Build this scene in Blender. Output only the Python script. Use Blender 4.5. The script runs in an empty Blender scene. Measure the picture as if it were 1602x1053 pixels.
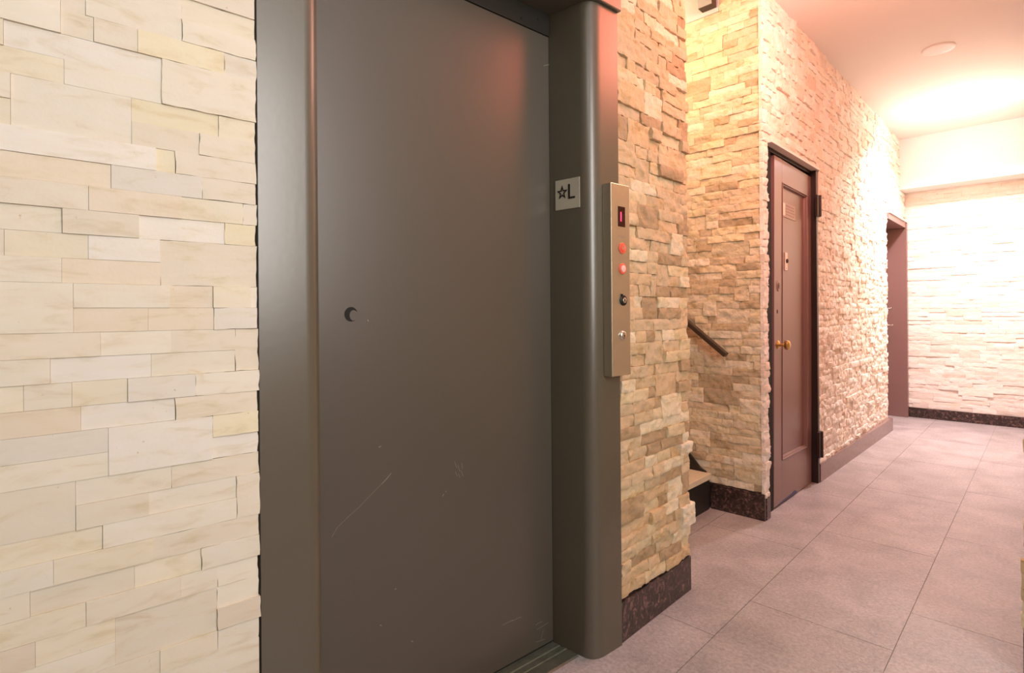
import bpy, bmesh, math, random
from mathutils import Vector, Matrix, noise

random.seed(7)
SC = bpy.context.scene
COL = SC.collection
PI = math.pi
CEIL = 2.93

# ------------------------------------------------------------------ materials
def new_mat(name):
    m = bpy.data.materials.new(name); m.use_nodes = True
    nt = m.node_tree; b = nt.nodes['Principled BSDF']
    return m, nt, b

def N(nt, typ, **kw):
    n = nt.nodes.new(typ)
    for k, v in kw.items():
        setattr(n, k, v)
    return n

def simple(name, col, rough=0.5, metal=0.0, spec=0.5, bump=None, var=None, emit=None):
    m, nt, b = new_mat(name)
    b.inputs['Base Color'].default_value = (*col, 1)
    b.inputs['Roughness'].default_value = rough
    b.inputs['Metallic'].default_value = metal
    b.inputs['Specular IOR Level'].default_value = spec
    tc = N(nt, 'ShaderNodeTexCoord')
    if var:
        sc, amt = var
        no = N(nt, 'ShaderNodeTexNoise'); no.inputs['Scale'].default_value = sc
        no.inputs['Detail'].default_value = 6
        nt.links.new(tc.outputs['Object'], no.inputs['Vector'])
        mx = N(nt, 'ShaderNodeMix', data_type='RGBA')
        mx.inputs['A'].default_value = (*[c * (1 - amt) for c in col], 1)
        mx.inputs['B'].default_value = (*[min(1, c * (1 + amt)) for c in col], 1)
        nt.links.new(no.outputs['Fac'], mx.inputs['Factor'])
        nt.links.new(mx.outputs['Result'], b.inputs['Base Color'])
    if bump:
        sc, st, dist = bump
        no2 = N(nt, 'ShaderNodeTexNoise'); no2.inputs['Scale'].default_value = sc
        no2.inputs['Detail'].default_value = 4
        nt.links.new(tc.outputs['Object'], no2.inputs['Vector'])
        bp = N(nt, 'ShaderNodeBump'); bp.inputs['Strength'].default_value = st
        bp.inputs['Distance'].default_value = dist
        nt.links.new(no2.outputs['Fac'], bp.inputs['Height'])
        nt.links.new(bp.outputs['Normal'], b.inputs['Normal'])
    if emit:
        c, s = emit
        b.inputs['Emission Color'].default_value = (*c, 1)
        b.inputs['Emission Strength'].default_value = s
    return m

def stone_mat(name, rough, bump_scale, bump_str, bump_dist, vein, grain=(6, 6, 16)):
    m, nt, b = new_mat(name)
    b.inputs['Roughness'].default_value = rough
    b.inputs['Specular IOR Level'].default_value = 0.35
    at = N(nt, 'ShaderNodeAttribute', attribute_name='stone_colour')
    tc = N(nt, 'ShaderNodeTexCoord')
    mp = N(nt, 'ShaderNodeMapping'); mp.inputs['Scale'].default_value = grain
    nt.links.new(tc.outputs['Object'], mp.inputs['Vector'])
    n1 = N(nt, 'ShaderNodeTexNoise'); n1.inputs['Scale'].default_value = 2.2
    n1.inputs['Detail'].default_value = 9; n1.inputs['Roughness'].default_value = 0.62
    n1.inputs['Distortion'].default_value = 0.7
    nt.links.new(mp.outputs['Vector'], n1.inputs['Vector'])
    r1 = N(nt, 'ShaderNodeValToRGB')
    r1.color_ramp.elements[0].position = 0.30; r1.color_ramp.elements[0].color = (1 - vein * .45, 1 - vein * .62, 1 - vein, 1)
    r1.color_ramp.elements[1].position = 0.62; r1.color_ramp.elements[1].color = (1, 1, 1, 1)
    e = r1.color_ramp.elements.new(0.46); e.color = (1 - vein * .06, 1 - vein * .10, 1 - vein * .22, 1)
    nt.links.new(n1.outputs['Fac'], r1.inputs['Fac'])
    mx = N(nt, 'ShaderNodeMix', data_type='RGBA', blend_type='MULTIPLY')
    mx.inputs['Factor'].default_value = 1
    nt.links.new(at.outputs['Color'], mx.inputs['A']); nt.links.new(r1.outputs['Color'], mx.inputs['B'])
    # small pits of the travertine
    n3 = N(nt, 'ShaderNodeTexNoise'); n3.inputs['Scale'].default_value = 70
    n3.inputs['Detail'].default_value = 3
    nt.links.new(tc.outputs['Object'], n3.inputs['Vector'])
    r3 = N(nt, 'ShaderNodeValToRGB')
    r3.color_ramp.elements[0].position = 0.20; r3.color_ramp.elements[0].color = (.5, .38, .22, 1)
    r3.color_ramp.elements[1].position = 0.27; r3.color_ramp.elements[1].color = (1, 1, 1, 1)
    nt.links.new(n3.outputs['Fac'], r3.inputs['Fac'])
    m2 = N(nt, 'ShaderNodeMix', data_type='RGBA', blend_type='MULTIPLY')
    m2.inputs['Factor'].default_value = 0.8
    nt.links.new(mx.outputs['Result'], m2.inputs['A']); nt.links.new(r3.outputs['Color'], m2.inputs['B'])
    nt.links.new(m2.outputs['Result'], b.inputs['Base Color'])
    n2 = N(nt, 'ShaderNodeTexNoise'); n2.inputs['Scale'].default_value = bump_scale
    n2.inputs['Detail'].default_value = 6
    nt.links.new(tc.outputs['Object'], n2.inputs['Vector'])
    bp = N(nt, 'ShaderNodeBump'); bp.inputs['Strength'].default_value = bump_str
    bp.inputs['Distance'].default_value = bump_dist
    nt.links.new(n2.outputs['Fac'], bp.inputs['Height'])
    nt.links.new(bp.outputs['Normal'], b.inputs['Normal'])
    return m

def granite_mat(name):
    m, nt, b = new_mat(name)
    b.inputs['Roughness'].default_value = 0.28
    tc = N(nt, 'ShaderNodeTexCoord')
    v = N(nt, 'ShaderNodeTexNoise'); v.inputs['Scale'].default_value = 42
    v.inputs['Detail'].default_value = 6; v.inputs['Distortion'].default_value = 1.2
    nt.links.new(tc.outputs['Object'], v.inputs['Vector'])
    r = N(nt, 'ShaderNodeValToRGB')
    r.color_ramp.elements[0].position = 0.36; r.color_ramp.elements[0].color = (.018, .012, .011, 1)
    r.color_ramp.elements[1].position = 0.74; r.color_ramp.elements[1].color = (.30, .17, .15, 1)
    e = r.color_ramp.elements.new(0.54); e.color = (.055, .033, .029, 1)
    nt.links.new(v.outputs['Fac'], r.inputs['Fac'])
    nt.links.new(r.outputs['Color'], b.inputs['Base Color'])
    return m

def tile_mat(name):
    m, nt, b = new_mat(name)
    b.inputs['Roughness'].default_value = 0.42
    tc = N(nt, 'ShaderNodeTexCoord')
    at = N(nt, 'ShaderNodeAttribute', attribute_name='stone_colour')
    n1 = N(nt, 'ShaderNodeTexNoise'); n1.inputs['Scale'].default_value = 4.6
    n1.inputs['Detail'].default_value = 9; n1.inputs['Roughness'].default_value = 0.62
    n1.inputs['Distortion'].default_value = .5
    nt.links.new(tc.outputs['Object'], n1.inputs['Vector'])
    r = N(nt, 'ShaderNodeValToRGB')
    r.color_ramp.elements[0].position = 0.34; r.color_ramp.elements[0].color = (.78, .77, .76, 1)
    r.color_ramp.elements[1].position = 0.66; r.color_ramp.elements[1].color = (1.10, 1.08, 1.07, 1)
    nt.links.new(n1.outputs['Fac'], r.inputs['Fac'])
    mx = N(nt, 'ShaderNodeMix', data_type='RGBA', blend_type='MULTIPLY'); mx.inputs['Factor'].default_value = 1
    nt.links.new(at.outputs['Color'], mx.inputs['A']); nt.links.new(r.outputs['Color'], mx.inputs['B'])
    sp = N(nt, 'ShaderNodeTexNoise'); sp.inputs['Scale'].default_value = 75
    sp.inputs['Detail'].default_value = 6; sp.inputs['Roughness'].default_value = .75
    nt.links.new(tc.outputs['Object'], sp.inputs['Vector'])
    sr = N(nt, 'ShaderNodeValToRGB')
    sr.color_ramp.elements[0].position = .38; sr.color_ramp.elements[0].color = (.74, .73, .72, 1)
    sr.color_ramp.elements[1].position = .62; sr.color_ramp.elements[1].color = (1.08, 1.07, 1.07, 1)
    nt.links.new(sp.outputs['Fac'], sr.inputs['Fac'])
    mz = N(nt, 'ShaderNodeMix', data_type='RGBA', blend_type='MULTIPLY'); mz.inputs['Factor'].default_value = 1
    nt.links.new(mx.outputs['Result'], mz.inputs['A']); nt.links.new(sr.outputs['Color'], mz.inputs['B'])
    nt.links.new(mz.outputs['Result'], b.inputs['Base Color'])
    n2 = N(nt, 'ShaderNodeTexNoise'); n2.inputs['Scale'].default_value = 110
    n2.inputs['Detail'].default_value = 5
    nt.links.new(tc.outputs['Object'], n2.inputs['Vector'])
    bp = N(nt, 'ShaderNodeBump'); bp.inputs['Strength'].default_value = 0.5; bp.inputs['Distance'].default_value = 0.004
    nt.links.new(n2.outputs['Fac'], bp.inputs['Height']); nt.links.new(bp.outputs['Normal'], b.inputs['Normal'])
    rr = N(nt, 'ShaderNodeMapRange'); rr.inputs['To Min'].default_value = 0.34; rr.inputs['To Max'].default_value = 0.52
    nt.links.new(n1.outputs['Fac'], rr.inputs['Value']); nt.links.new(rr.outputs['Result'], b.inputs['Roughness'])
    return m

M = {}
M['stone_flat'] = stone_mat('honed_ledge_stone', 0.62, 160, 0.10, 0.002, 0.28, (5, 5, 18))
M['stone_split'] = stone_mat('split_face_stone', 0.78, 85, 0.55, 0.006, 0.50)
M['stone_corr'] = stone_mat('split_face_stone_pale', 0.78, 85, 0.50, 0.006, 0.22)
M['granite'] = granite_mat('dark_speckled_granite')
M['granite_glare'] = simple('granite_painted_glare', (.25, .165, .155), .25, spec=.6, var=(40, .30))  # granite lightened in its colour to stand in for glare off the floor
M['tile'] = tile_mat('grey_porcelain_slate')
M['grout'] = simple('grey_grout', (.36, .335, .325), .8)
M['plaster'] = simple('white_ceiling_plaster', (.83, .80, .785), .85, bump=(40, .08, .004))
M['plaster_tan'] = simple('tan_wall_paint', (.20, .17, .11), .7)
M['plaster_grey'] = simple('grey_white_plaster', (.62, .62, .62), .85)
M['core'] = simple('dark_mortar_bed', (.16, .13, .10), .95)
M['paint'] = simple('brown_grey_gloss_paint', (.098, .084, .057), .32, spec=1.0, bump=(55, .06, .003), var=(3, .05))
M['paint_door'] = simple('brown_grey_door_paint', (.088, .074, .057), .34, spec=.8, bump=(45, .035, .003), var=(2, .05))
M['paint_shade'] = simple('painted_header_shade', (.022, .019, .015), .6, spec=.3)  # paint darkened to stand in for the shade under the header
M['scratch'] = simple('bare_scratched_metal', (.34, .31, .25), .5)
M['black'] = simple('black_gap', (.008, .007, .006), .8)
M['steel'] = simple('brushed_stainless', (.62, .56, .43), .34, metal=.85, var=(30, .05))
M['sill'] = simple('worn_sill_metal', (.17, .17, .13), .45, metal=.5, var=(25, .45), bump=(80, .2, .003))
M['plate'] = simple('brushed_sign_plate', (.56, .53, .42), .42, metal=.35, var=(14, .08))
M['ink'] = simple('black_enamel', (.006, .006, .005), .4)
M['red_glass'] = simple('red_lit_ring', (.72, .13, .07), .3, emit=((1, .06, .03), .16))
M['pink_lens'] = simple('pink_lit_button_face', (.80, .50, .45), .3, emit=((1, .35, .28), .12))
M['display'] = simple('dark_red_display', (.03, .004, .004), .15)
M['digit'] = simple('red_led_digit', (.5, .02, .06), .4, emit=((1, .035, .12), 2.2))
M['chrome'] = simple('chrome', (.75, .70, .64), .22, metal=1)
M['etch'] = simple('etched_grey_letters', (.34, .27, .22), .6)
M['door_brown'] = simple('dark_brown_door_paint', (.235, .135, .125), .34, spec=.7, var=(4, .06), bump=(50, .05, .003))
M['door_dark'] = simple('near_black_frame_paint', (.030, .019, .016), .4)
M['lip'] = simple('pale_metal_edge', (.84, .74, .68), .5)
M['brass'] = simple('worn_brass', (.72, .50, .20), .28, metal=1)
M['plaque'] = simple('pale_door_plaque', (.42, .30, .27), .45)
M['plaque_text'] = simple('worn_plaque_text', (.30, .19, .17), .5)
M['tape'] = simple('blue_paint_rub', (.05, .06, .16), .5)
M['tread'] = simple('pale_stone_tread', (.66, .58, .42), .5, var=(12, .08))
M['riser'] = simple('black_riser_paint', (.018, .015, .013), .5)
M['rail'] = simple('dark_bronze_rail', (.055, .040, .028), .4, metal=.2)
M['box'] = simple('grey_box_face', (.36, .34, .33), .6, bump=(120, .3, .004))
M['box_dark'] = simple('dark_brown_box_shell', (.05, .032, .022), .6)
M['white_plastic'] = simple('white_ceiling_plastic', (.82, .80, .78), .5)
M['lamp'] = simple('lit_lamp_lens', (1, 1, 1), .4, emit=((1, .95, .90), 30))

# ------------------------------------------------------------------ mesh helpers
def link(name, me, mats, parent=None):
    o = bpy.data.objects.new(name, me); COL.objects.link(o)
    for m in (mats if isinstance(mats, (list, tuple)) else [mats]):
        me.materials.append(m)
    if parent: o.parent = parent
    return o

def obj_bm(name, bm, mats, parent=None, smooth=None):
    bmesh.ops.recalc_face_normals(bm, faces=bm.faces)
    me = bpy.data.meshes.new(name); bm.to_mesh(me); bm.free()
    if smooth is not None:
        for p in me.polygons: p.use_smooth = True
        me.set_sharp_from_angle(angle=math.radians(smooth))
    return link(name, me, mats, parent)

def add_box(bm, x0, x1, y0, y1, z0, z1, mi=0, bev=0.0, seg=2):
    t = bmesh.new()
    r = bmesh.ops.create_cube(t, size=1)
    for v in t.verts:
        v.co = Vector((x0 if v.co.x < 0 else x1, y0 if v.co.y < 0 else y1, z0 if v.co.z < 0 else z1))
    if bev: bmesh.ops.bevel(t, geom=t.edges[:], offset=bev, segments=seg, affect='EDGES', profile=.5)
    merge(bm, t, mi)

def merge(bm, t, mi=0, mat=None):
    mp = {}
    for v in t.verts:
        mp[v] = bm.verts.new(mat @ v.co if mat is not None else v.co)
    for f in t.faces:
        try:
            nf = bm.faces.new([mp[v] for v in f.verts]); nf.material_index = mi
        except ValueError: pass
    t.free()

def add_prism(bm, poly, a0, a1, axis='z', mi=0):
    """poly of 2-D points extruded along an axis: z -> (x,y); y -> (x,z); x -> (y,z)"""
    def P(p, a):
        if axis == 'z': return (p[0], p[1], a)
        if axis == 'y': return (p[0], a, p[1])
        return (a, p[0], p[1])
    A = [bm.verts.new(P(p, a0)) for p in poly]; B = [bm.verts.new(P(p, a1)) for p in poly]
    n = len(poly)
    for f in [A[::-1], B] + [[A[i], A[(i + 1) % n], B[(i + 1) % n], B[i]] for i in range(n)]:
        bm.faces.new(f).material_index = mi

def add_lathe(bm, prof, origin, axis, seg=24, mi=0):
    """prof: (radius, distance along axis) pairs"""
    ax = Vector(axis).normalized()
    t = ax.orthogonal().normalized(); b = ax.cross(t)
    o = Vector(origin); rings = []
    for r, d in prof:
        if r < 1e-6: rings.append([bm.verts.new(o + ax * d)])
        else: rings.append([bm.verts.new(o + ax * d + t * r * math.cos(2 * PI * k / seg) + b * r * math.sin(2 * PI * k / seg)) for k in range(seg)])
    for R0, R1 in zip(rings, rings[1:]):
        for k in range(seg):
            l = (k + 1) % seg
            if len(R0) == 1 and len(R1) == 1: continue
            if len(R0) == 1: f = [R0[0], R1[k], R1[l]]
            elif len(R1) == 1: f = [R0[k], R0[l], R1[0]]
            else: f = [R0[k], R0[l], R1[l], R1[k]]
            bm.faces.new(f).material_index = mi

def bar(bm, a, b, w, h, up=(0, 0, 1), mi=0, bev=0.0):
    a, b = Vector(a), Vector(b); d = (b - a); L = d.length; d.normalize()
    s = d.cross(Vector(up)).normalized(); u = s.cross(d).normalized()
    t = bmesh.new(); bmesh.ops.create_cube(t, size=1)
    for v in t.verts: v.co = Vector((v.co.x * L, v.co.y * w, v.co.z * h))
    if bev: bmesh.ops.bevel(t, geom=t.edges[:], offset=bev, segments=2, affect='EDGES', profile=.5)
    mt = Matrix((( d.x, s.x, u.x, 0), (d.y, s.y, u.y, 0), (d.z, s.z, u.z, 0), (0, 0, 0, 1)))
    mt.translation = (a + b) / 2
    merge(bm, t, mi, mt)

def boxobj(name, dims, mats, parent=None, bev=0.0):
    bm = bmesh.new(); add_box(bm, *dims, bev=bev)
    return obj_bm(name, bm, mats, parent, smooth=None)

def empty(name, loc=(0, 0, 0), rz=0.0, parent=None):
    o = bpy.data.objects.new(name, None); COL.objects.link(o)
    o.location = loc; o.rotation_euler = (0, 0, rz); o.empty_display_size = .1
    if parent: o.parent = parent
    return o

def tag(o, label=None, cat=None, group=None, kind=None):
    if label: o['label'] = label
    if cat: o['category'] = cat
    if group: o['group'] = group
    if kind: o['kind'] = kind
    return o

def structure(o, label, cat): return tag(o, label, cat, kind='structure')

# ------------------------------------------------------------------ ledge-stone walls
PITCH = 0.0424
TOP0 = 1.6735                               # a course joint every PITCH up and down from here
def zrow(k): return TOP0 - PITCH * k

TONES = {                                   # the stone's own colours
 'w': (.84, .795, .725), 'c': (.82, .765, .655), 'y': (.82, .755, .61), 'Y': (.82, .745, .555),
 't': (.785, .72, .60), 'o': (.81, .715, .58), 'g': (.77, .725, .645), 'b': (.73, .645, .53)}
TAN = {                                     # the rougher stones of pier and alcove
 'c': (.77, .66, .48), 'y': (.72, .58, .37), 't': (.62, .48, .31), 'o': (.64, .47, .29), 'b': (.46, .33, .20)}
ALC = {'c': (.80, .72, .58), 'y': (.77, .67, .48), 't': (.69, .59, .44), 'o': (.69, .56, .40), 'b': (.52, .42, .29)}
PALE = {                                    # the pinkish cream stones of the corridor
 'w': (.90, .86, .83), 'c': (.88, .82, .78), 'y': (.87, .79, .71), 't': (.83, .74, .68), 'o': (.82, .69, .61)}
def shade(c, a):
    k = 1 + random.uniform(-a, a); w = random.uniform(-a, a) * .5
    return (min(.92, c[0] * k), min(.92, c[1] * k * (1 - w * .2)), min(.92, c[2] * k * (1 - w)))

class StoneMesh:
    def __init__(s): s.v = []; s.f = []; s.c = []; s.sm = []
    def stone(s, P, u0, u1, z0, z1, depth, col, cell, rough, back=-.02, gap=.0003, chip=0.0, tilt=0.0):
        """P(u,d,z) -> world point; the front is a displaced grid, the sides run back into the wall"""
        u0 += gap; u1 -= gap; z0 += gap; z1 -= gap
        nu = max(2, int(round((u1 - u0) / cell))); nz = max(2, int(round((z1 - z0) / cell)))
        sd = Vector((random.uniform(0, 90), random.uniform(0, 90), random.uniform(0, 90)))
        tz = random.uniform(-tilt, tilt); tu = random.uniform(-tilt, tilt)
        base = len(s.v); um, zm = (u0 + u1) / 2, (z0 + z1) / 2
        def D(u, z):
            d = depth + tz * (z - zm) + tu * (u - um) * .4
            if rough:
                q = Vector((u * 26, z * 30, 0)) + sd
                n = noise.noise(q) * .62 + noise.noise(Vector((u * 95, z * 42, 3)) + sd) * .34 + noise.noise(Vector((u * 190, z * 110, 3)) + sd) * .16
                e = min(1.0, min((z1 - z), (z - z0)) / .006, min(u - u0, u1 - u) / .006)
                d += rough * (n * 1.35) + rough * .22 * (e - .5)
            return d
        for j in range(nz + 1):
            z = z0 + (z1 - z0) * j / nz
            for i in range(nu + 1):
                u = u0 + (u1 - u0) * i / nu
                uu, zz = u, z
                if chip:
                    if i in (0, nu): uu += chip * .6 * noise.noise(Vector((z * 60, u * 3, 1)) + sd)
                    if j in (0, nz): zz += chip * .35 * noise.noise(Vector((u * 40, z * 3, 5)) + sd)
                s.v.append(P(uu, D(u, z), zz))
        W = nu + 1
        for j in range(nz):
            for i in range(nu):
                a = base + j * W + i
                s.f.append((a, a + 1, a + W + 1, a + W)); s.c.append(col); s.sm.append(True)
        ring = [i for i in range(nu)] + [nu + j * W for j in range(nz)] + [nz * W + nu - i for i in range(nu)] + [(nz - j) * W for j in range(nz)]
        b2 = len(s.v)
        cen = []
        for k in ring:
            s.v.append(s.v[base + k])
        for k in ring:
            j, i = divmod(k, W)
            s.v.append(P(u0 + (u1 - u0) * i / nu, back, z0 + (z1 - z0) * j / nz))
        n = len(ring)
        for k in range(n):
            l = (k + 1) % n
            s.f.append((b2 + k, b2 + n + k, b2 + n + l, b2 + l)); s.c.append(col); s.sm.append(False)
    def slab(s, pts, col):
        b = len(s.v); s.v += [Vector(p) for p in pts]
        s.f.append(tuple(range(b, b + len(pts)))); s.c.append(col); s.sm.append(False)
    def boxc(s, P, u0, u1, d0, d1, z0, z1, col=(.16, .13, .10)):
        q = [P(u, d, z) for z in (z0, z1) for d in (d0, d1) for u in (u0, u1)]
        for f in ((0, 1, 3, 2), (4, 6, 7, 5), (0, 4, 5, 1), (2, 3, 7, 6), (0, 2, 6, 4), (1, 5, 7, 3)):
            s.slab([q[i] for i in f], col)
    def build(s, name, mat, parent=None):
        me = bpy.data.meshes.new(name)
        me.from_pydata([tuple(v) for v in s.v], [], s.f)
        at = me.attributes.new('stone_colour', 'FLOAT_COLOR', 'FACE')
        flat = []
        for c in s.c: flat += [c[0], c[1], c[2], 1.0]
        at.data.foreach_set('color', flat)
        me.polygons.foreach_set('use_smooth', s.sm)
        me.update()
        return link(name, me, mat, parent)

def random_courses(u0, u1, z0, z1, lmin=.07, lmax=.26, dbl=.10):
    """a random ledge-stone layout on the course grid: (u0,u1,z0,z1) rectangles"""
    k0 = math.floor((TOP0 - z1) / PITCH); k1 = math.ceil((TOP0 - z0) / PITCH)
    out = []; hold = []                      # hold: spans already taken by a double stone above
    for k in range(k0, k1):
        zt, zb = min(z1, zrow(k)), max(z0, zrow(k + 1))
        if zt - zb < .006: hold = []; continue
        taken = sorted(hold); hold = []
        free = []; a = u0
        for p, q in taken:
            if p - a > .001: free.append((a, p))
            a = max(a, q)
        if u1 - a > .001: free.append((a, u1))
        for a, b in free:
            while a < b - 1e-6:
                L = random.uniform(lmin, lmax)
                if b - a - L < lmin * .7: L = b - a
                if L > lmax * 1.3: L = L / 2
                e = a + L
                if random.random() < dbl and zrow(k + 2) > z0 + .01 and zb > z0 + .001:
                    out.append((a, e, zrow(k + 2), zt)); hold.append((a, e))
                else: out.append((a, e, zb, zt))
                a = e
    return out

def pick(palette, T=TONES): return T[random.choice(palette)]

# frame of the elevator front: it stands turned a little from the corridor
EA = math.radians(5.2)
E0 = Vector((-1.067, 1.6337, 0))
ED = Vector((math.sin(EA), math.cos(EA), 0)); EN = Vector((math.cos(EA), -math.sin(EA), 0))
def PE(u, d, z): return E0 + ED * u + EN * d + Vector((0, 0, z))

# ---- wall_left: honed stones left of the elevator
sm = StoneMesh()
LEFT_END = -1.1835
ROWS = [  # (row, rows, from, to, tone): distance along the wall in metres from the elevator's right edge
 (-2,2,-1.460,-1.314,'c'),
 (-2,1,-1.314,-1.178,'y'),
 (-1,1,-1.314,-1.178,'c'),
 (-2,1,-1.494,-1.459,'t'),
 (-2,1,-1.590,-1.494,'c'),
 (-1,1,-1.590,-1.494,'c'),
 (-1,1,-1.494,-1.460,'t'),
 (0,1,-1.590,-1.494,'c'),
 (0,1,-1.494,-1.449,'t'),
 (0,1,-1.449,-1.385,'t'),
 (0,1,-1.385,-1.241,'Y'),
 (0,1,-1.241,-1.181,'g'),
 (1,1,-1.590,-1.566,'y'),
 (1,1,-1.566,-1.347,'w'),
 (1,2,-1.348,-1.180,'c'),
 (2,1,-1.590,-1.490,'y'),
 (2,1,-1.490,-1.348,'c'),
 (3,1,-1.590,-1.558,'c'),
 (3,2,-1.558,-1.395,'c'),
 (4,1,-1.590,-1.558,'y'),
 (3,1,-1.395,-1.252,'Y'),
 (3,1,-1.252,-1.182,'y'),
 (4,1,-1.395,-1.286,'t'),
 (4,1,-1.286,-1.183,'t'),
 (5,1,-1.590,-1.358,'w'),
 (5,1,-1.358,-1.327,'Y'),
 (5,1,-1.327,-1.183,'t'),
 (6,1,-1.590,-1.426,'o'),
 (6,1,-1.426,-1.282,'g'),
 (6,1,-1.282,-1.184,'t'),
 (7,1,-1.590,-1.458,'t'),
 (7,1,-1.458,-1.317,'o'),
 (7,1,-1.317,-1.208,'y'),
 (7,1,-1.208,-1.186,'c'),
 (8,1,-1.590,-1.494,'c'),
 (8,1,-1.494,-1.385,'t'),
 (8,1,-1.385,-1.242,'w'),
 (8,1,-1.242,-1.186,'Y'),
 (9,1,-1.590,-1.567,'t'),
 (9,1,-1.567,-1.459,'y'),
 (9,1,-1.459,-1.352,'w'),
 (9,2,-1.352,-1.186,'t'),
 (10,1,-1.590,-1.495,'c'),
 (10,1,-1.495,-1.352,'o'),
 (11,2,-1.590,-1.480,'c'),
 (11,1,-1.480,-1.337,'c'),
 (11,1,-1.337,-1.264,'o'),
 (11,1,-1.264,-1.195,'y'),
 (11,1,-1.195,-1.184,'c'),
 (12,1,-1.480,-1.372,'o'),
 (12,1,-1.372,-1.263,'o'),
 (12,1,-1.263,-1.184,'g'),
 (13,1,-1.590,-1.443,'t'),
 (13,1,-1.443,-1.335,'c'),
 (13,1,-1.335,-1.224,'t'),
 (13,2,-1.224,-1.183,'t'),
 (14,1,-1.590,-1.511,'c'),
 (14,1,-1.511,-1.368,'w'),
 (14,1,-1.368,-1.225,'c'),
 (15,1,-1.590,-1.545,'y'),
 (15,1,-1.545,-1.483,'c'),
 (15,1,-1.483,-1.404,'y'),
 (15,1,-1.404,-1.296,'g'),
 (15,1,-1.296,-1.185,'c'),
 (16,1,-1.590,-1.471,'o'),
 (16,1,-1.471,-1.330,'w'),
 (16,1,-1.330,-1.185,'t'),
 (17,1,-1.590,-1.433,'g'),
 (17,2,-1.433,-1.267,'w'),
 (17,1,-1.267,-1.184,'Y'),
 (18,1,-1.590,-1.433,'c'),
 (18,1,-1.268,-1.184,'w'),
 (19,2,-1.590,-1.479,'t'),
 (19,1,-1.479,-1.337,'c'),
 (19,1,-1.337,-1.185,'t'),
 (20,1,-1.479,-1.373,'t'),
 (20,1,-1.373,-1.224,'c'),
 (20,2,-1.224,-1.183,'t'),
 (21,1,-1.590,-1.442,'y'),
 (21,1,-1.442,-1.224,'c'),
 (22,1,-1.590,-1.509,'c'),
 (22,1,-1.509,-1.367,'y'),
 (22,1,-1.367,-1.182,'t'),
 (23,1,-1.590,-1.539,'t'),
 (23,1,-1.539,-1.396,'t'),
 (23,1,-1.396,-1.288,'y'),
 (23,1,-1.288,-1.182,'c'),
 (24,1,-1.590,-1.466,'y'),
 (24,1,-1.466,-1.323,'t'),
 (24,1,-1.323,-1.260,'c'),
 (24,1,-1.260,-1.183,'c'),
 (25,1,-1.590,-1.533,'b'),
 (25,1,-1.533,-1.425,'y'),
 (25,2,-1.425,-1.261,'t'),
 (25,1,-1.261,-1.183,'c'),
 (26,1,-1.590,-1.425,'c'),
 (26,1,-1.261,-1.183,'b'),
 (27,1,-1.590,-1.497,'c'),
 (27,1,-1.497,-1.358,'t'),
 (27,1,-1.358,-1.261,'y'),
 (27,1,-1.261,-1.181,'c'),
]
def fill_course(a, b, zb, zt):
    while a < b - 1e-6:
        L = random.uniform(.08, .26)
        if b - a - L < .06: L = b - a
        sm.stone(PE, a, a + L, zb, zt, random.uniform(-.002, .003), shade(pick('cccwyt'), .04), .03, .0009, gap=.0002)
        a += L
for k, n, a, b, t in ROWS:
    if a < -1.585:                             # carry the course on to the left, past the picture's edge
        a -= random.uniform(0, .15)
        for q in range(n): fill_course(-2.9, a, zrow(k + q + 1), zrow(k + q))
    dp = random.uniform(-.0026, .0026)
    end = b > LEFT_END - .004
    if end: b = LEFT_END + random.uniform(-.001, .0035)
    sm.stone(PE, a, b, zrow(k + n), zrow(k), dp, shade(TONES[t], .03), .012, .0009, gap=.0002, chip=.004 if end else 0, tilt=.012)
for (a, b, zb, zt) in random_courses(-2.9, LEFT_END, zrow(-2), CEIL):
    sm.stone(PE, a, b, zb, zt, random.uniform(-.002, .003), shade(pick('cccwyt'), .04), .02, .0009, gap=.0002)
for (a, b, zb, zt) in random_courses(-2.9, LEFT_END, .14, zrow(28)):
    sm.stone(PE, a, b, zb, zt, random.uniform(-.002, .003), shade(pick('cccwyt'), .04), .02, .0009, gap=.0002)
sm.boxc(PE, -2.9, LEFT_END - .012, -.03, -.012, 0, CEIL)
structure(sm.build('wall_left', M['stone_flat']), 'smooth cream ledge-stone wall left of the elevator doorway', 'wall')

# ---- wall above the elevator header (out of the picture's top edge)
sm = StoneMesh()
for (a, b, zb, zt) in random_courses(LEFT_END + .001, -.001, 2.452, CEIL):
    sm.stone(PE, a, b, zb, zt, random.uniform(-.002, .004), shade(pick('cctyo'), .05), .03, .003)
sm.boxc(PE, LEFT_END - .003, 0.0, -.20, -.012, 2.452, CEIL)
structure(sm.build('wall_header', M['stone_split']), 'cream ledge-stone wall above the elevator header', 'wall')

# ---- wall_pier: split-face stones between elevator and stair alcove
PX = -1.078
def PP(u, d, z): return Vector((PX + d, u, z))
sm = StoneMesh()
for (a, b, zb, zt) in random_courses(1.640, 2.158, .142, CEIL, .05, .2, .12):
    dp = random.uniform(-.005, .006); rg = .0080
    endr = b > 2.155
    if random.random() < .10: dp += .008
    if endr: b += random.uniform(-.006, .008)
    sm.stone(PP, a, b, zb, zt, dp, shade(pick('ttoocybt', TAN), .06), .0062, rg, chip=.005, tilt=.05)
for (dz, bb, ex) in ((.38, 2.185, .016), (.30, 2.18, .016), (.60, 2.172, .010)):
    k = round((TOP0 - dz) / PITCH)
    sm.stone(PP, 2.075, bb, zrow(k + 1), zrow(k), ex, shade(TONES['o'], .04), .0055, .008, chip=.006, tilt=.1)
sm.boxc(PP, 1.66, 2.150, -.06, -.014, 0, CEIL)
structure(sm.build('wall_pier', M['stone_split']), 'narrow rough tan stone pier between the call panel and the stair alcove', 'wall')
sm = StoneMesh()
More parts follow.
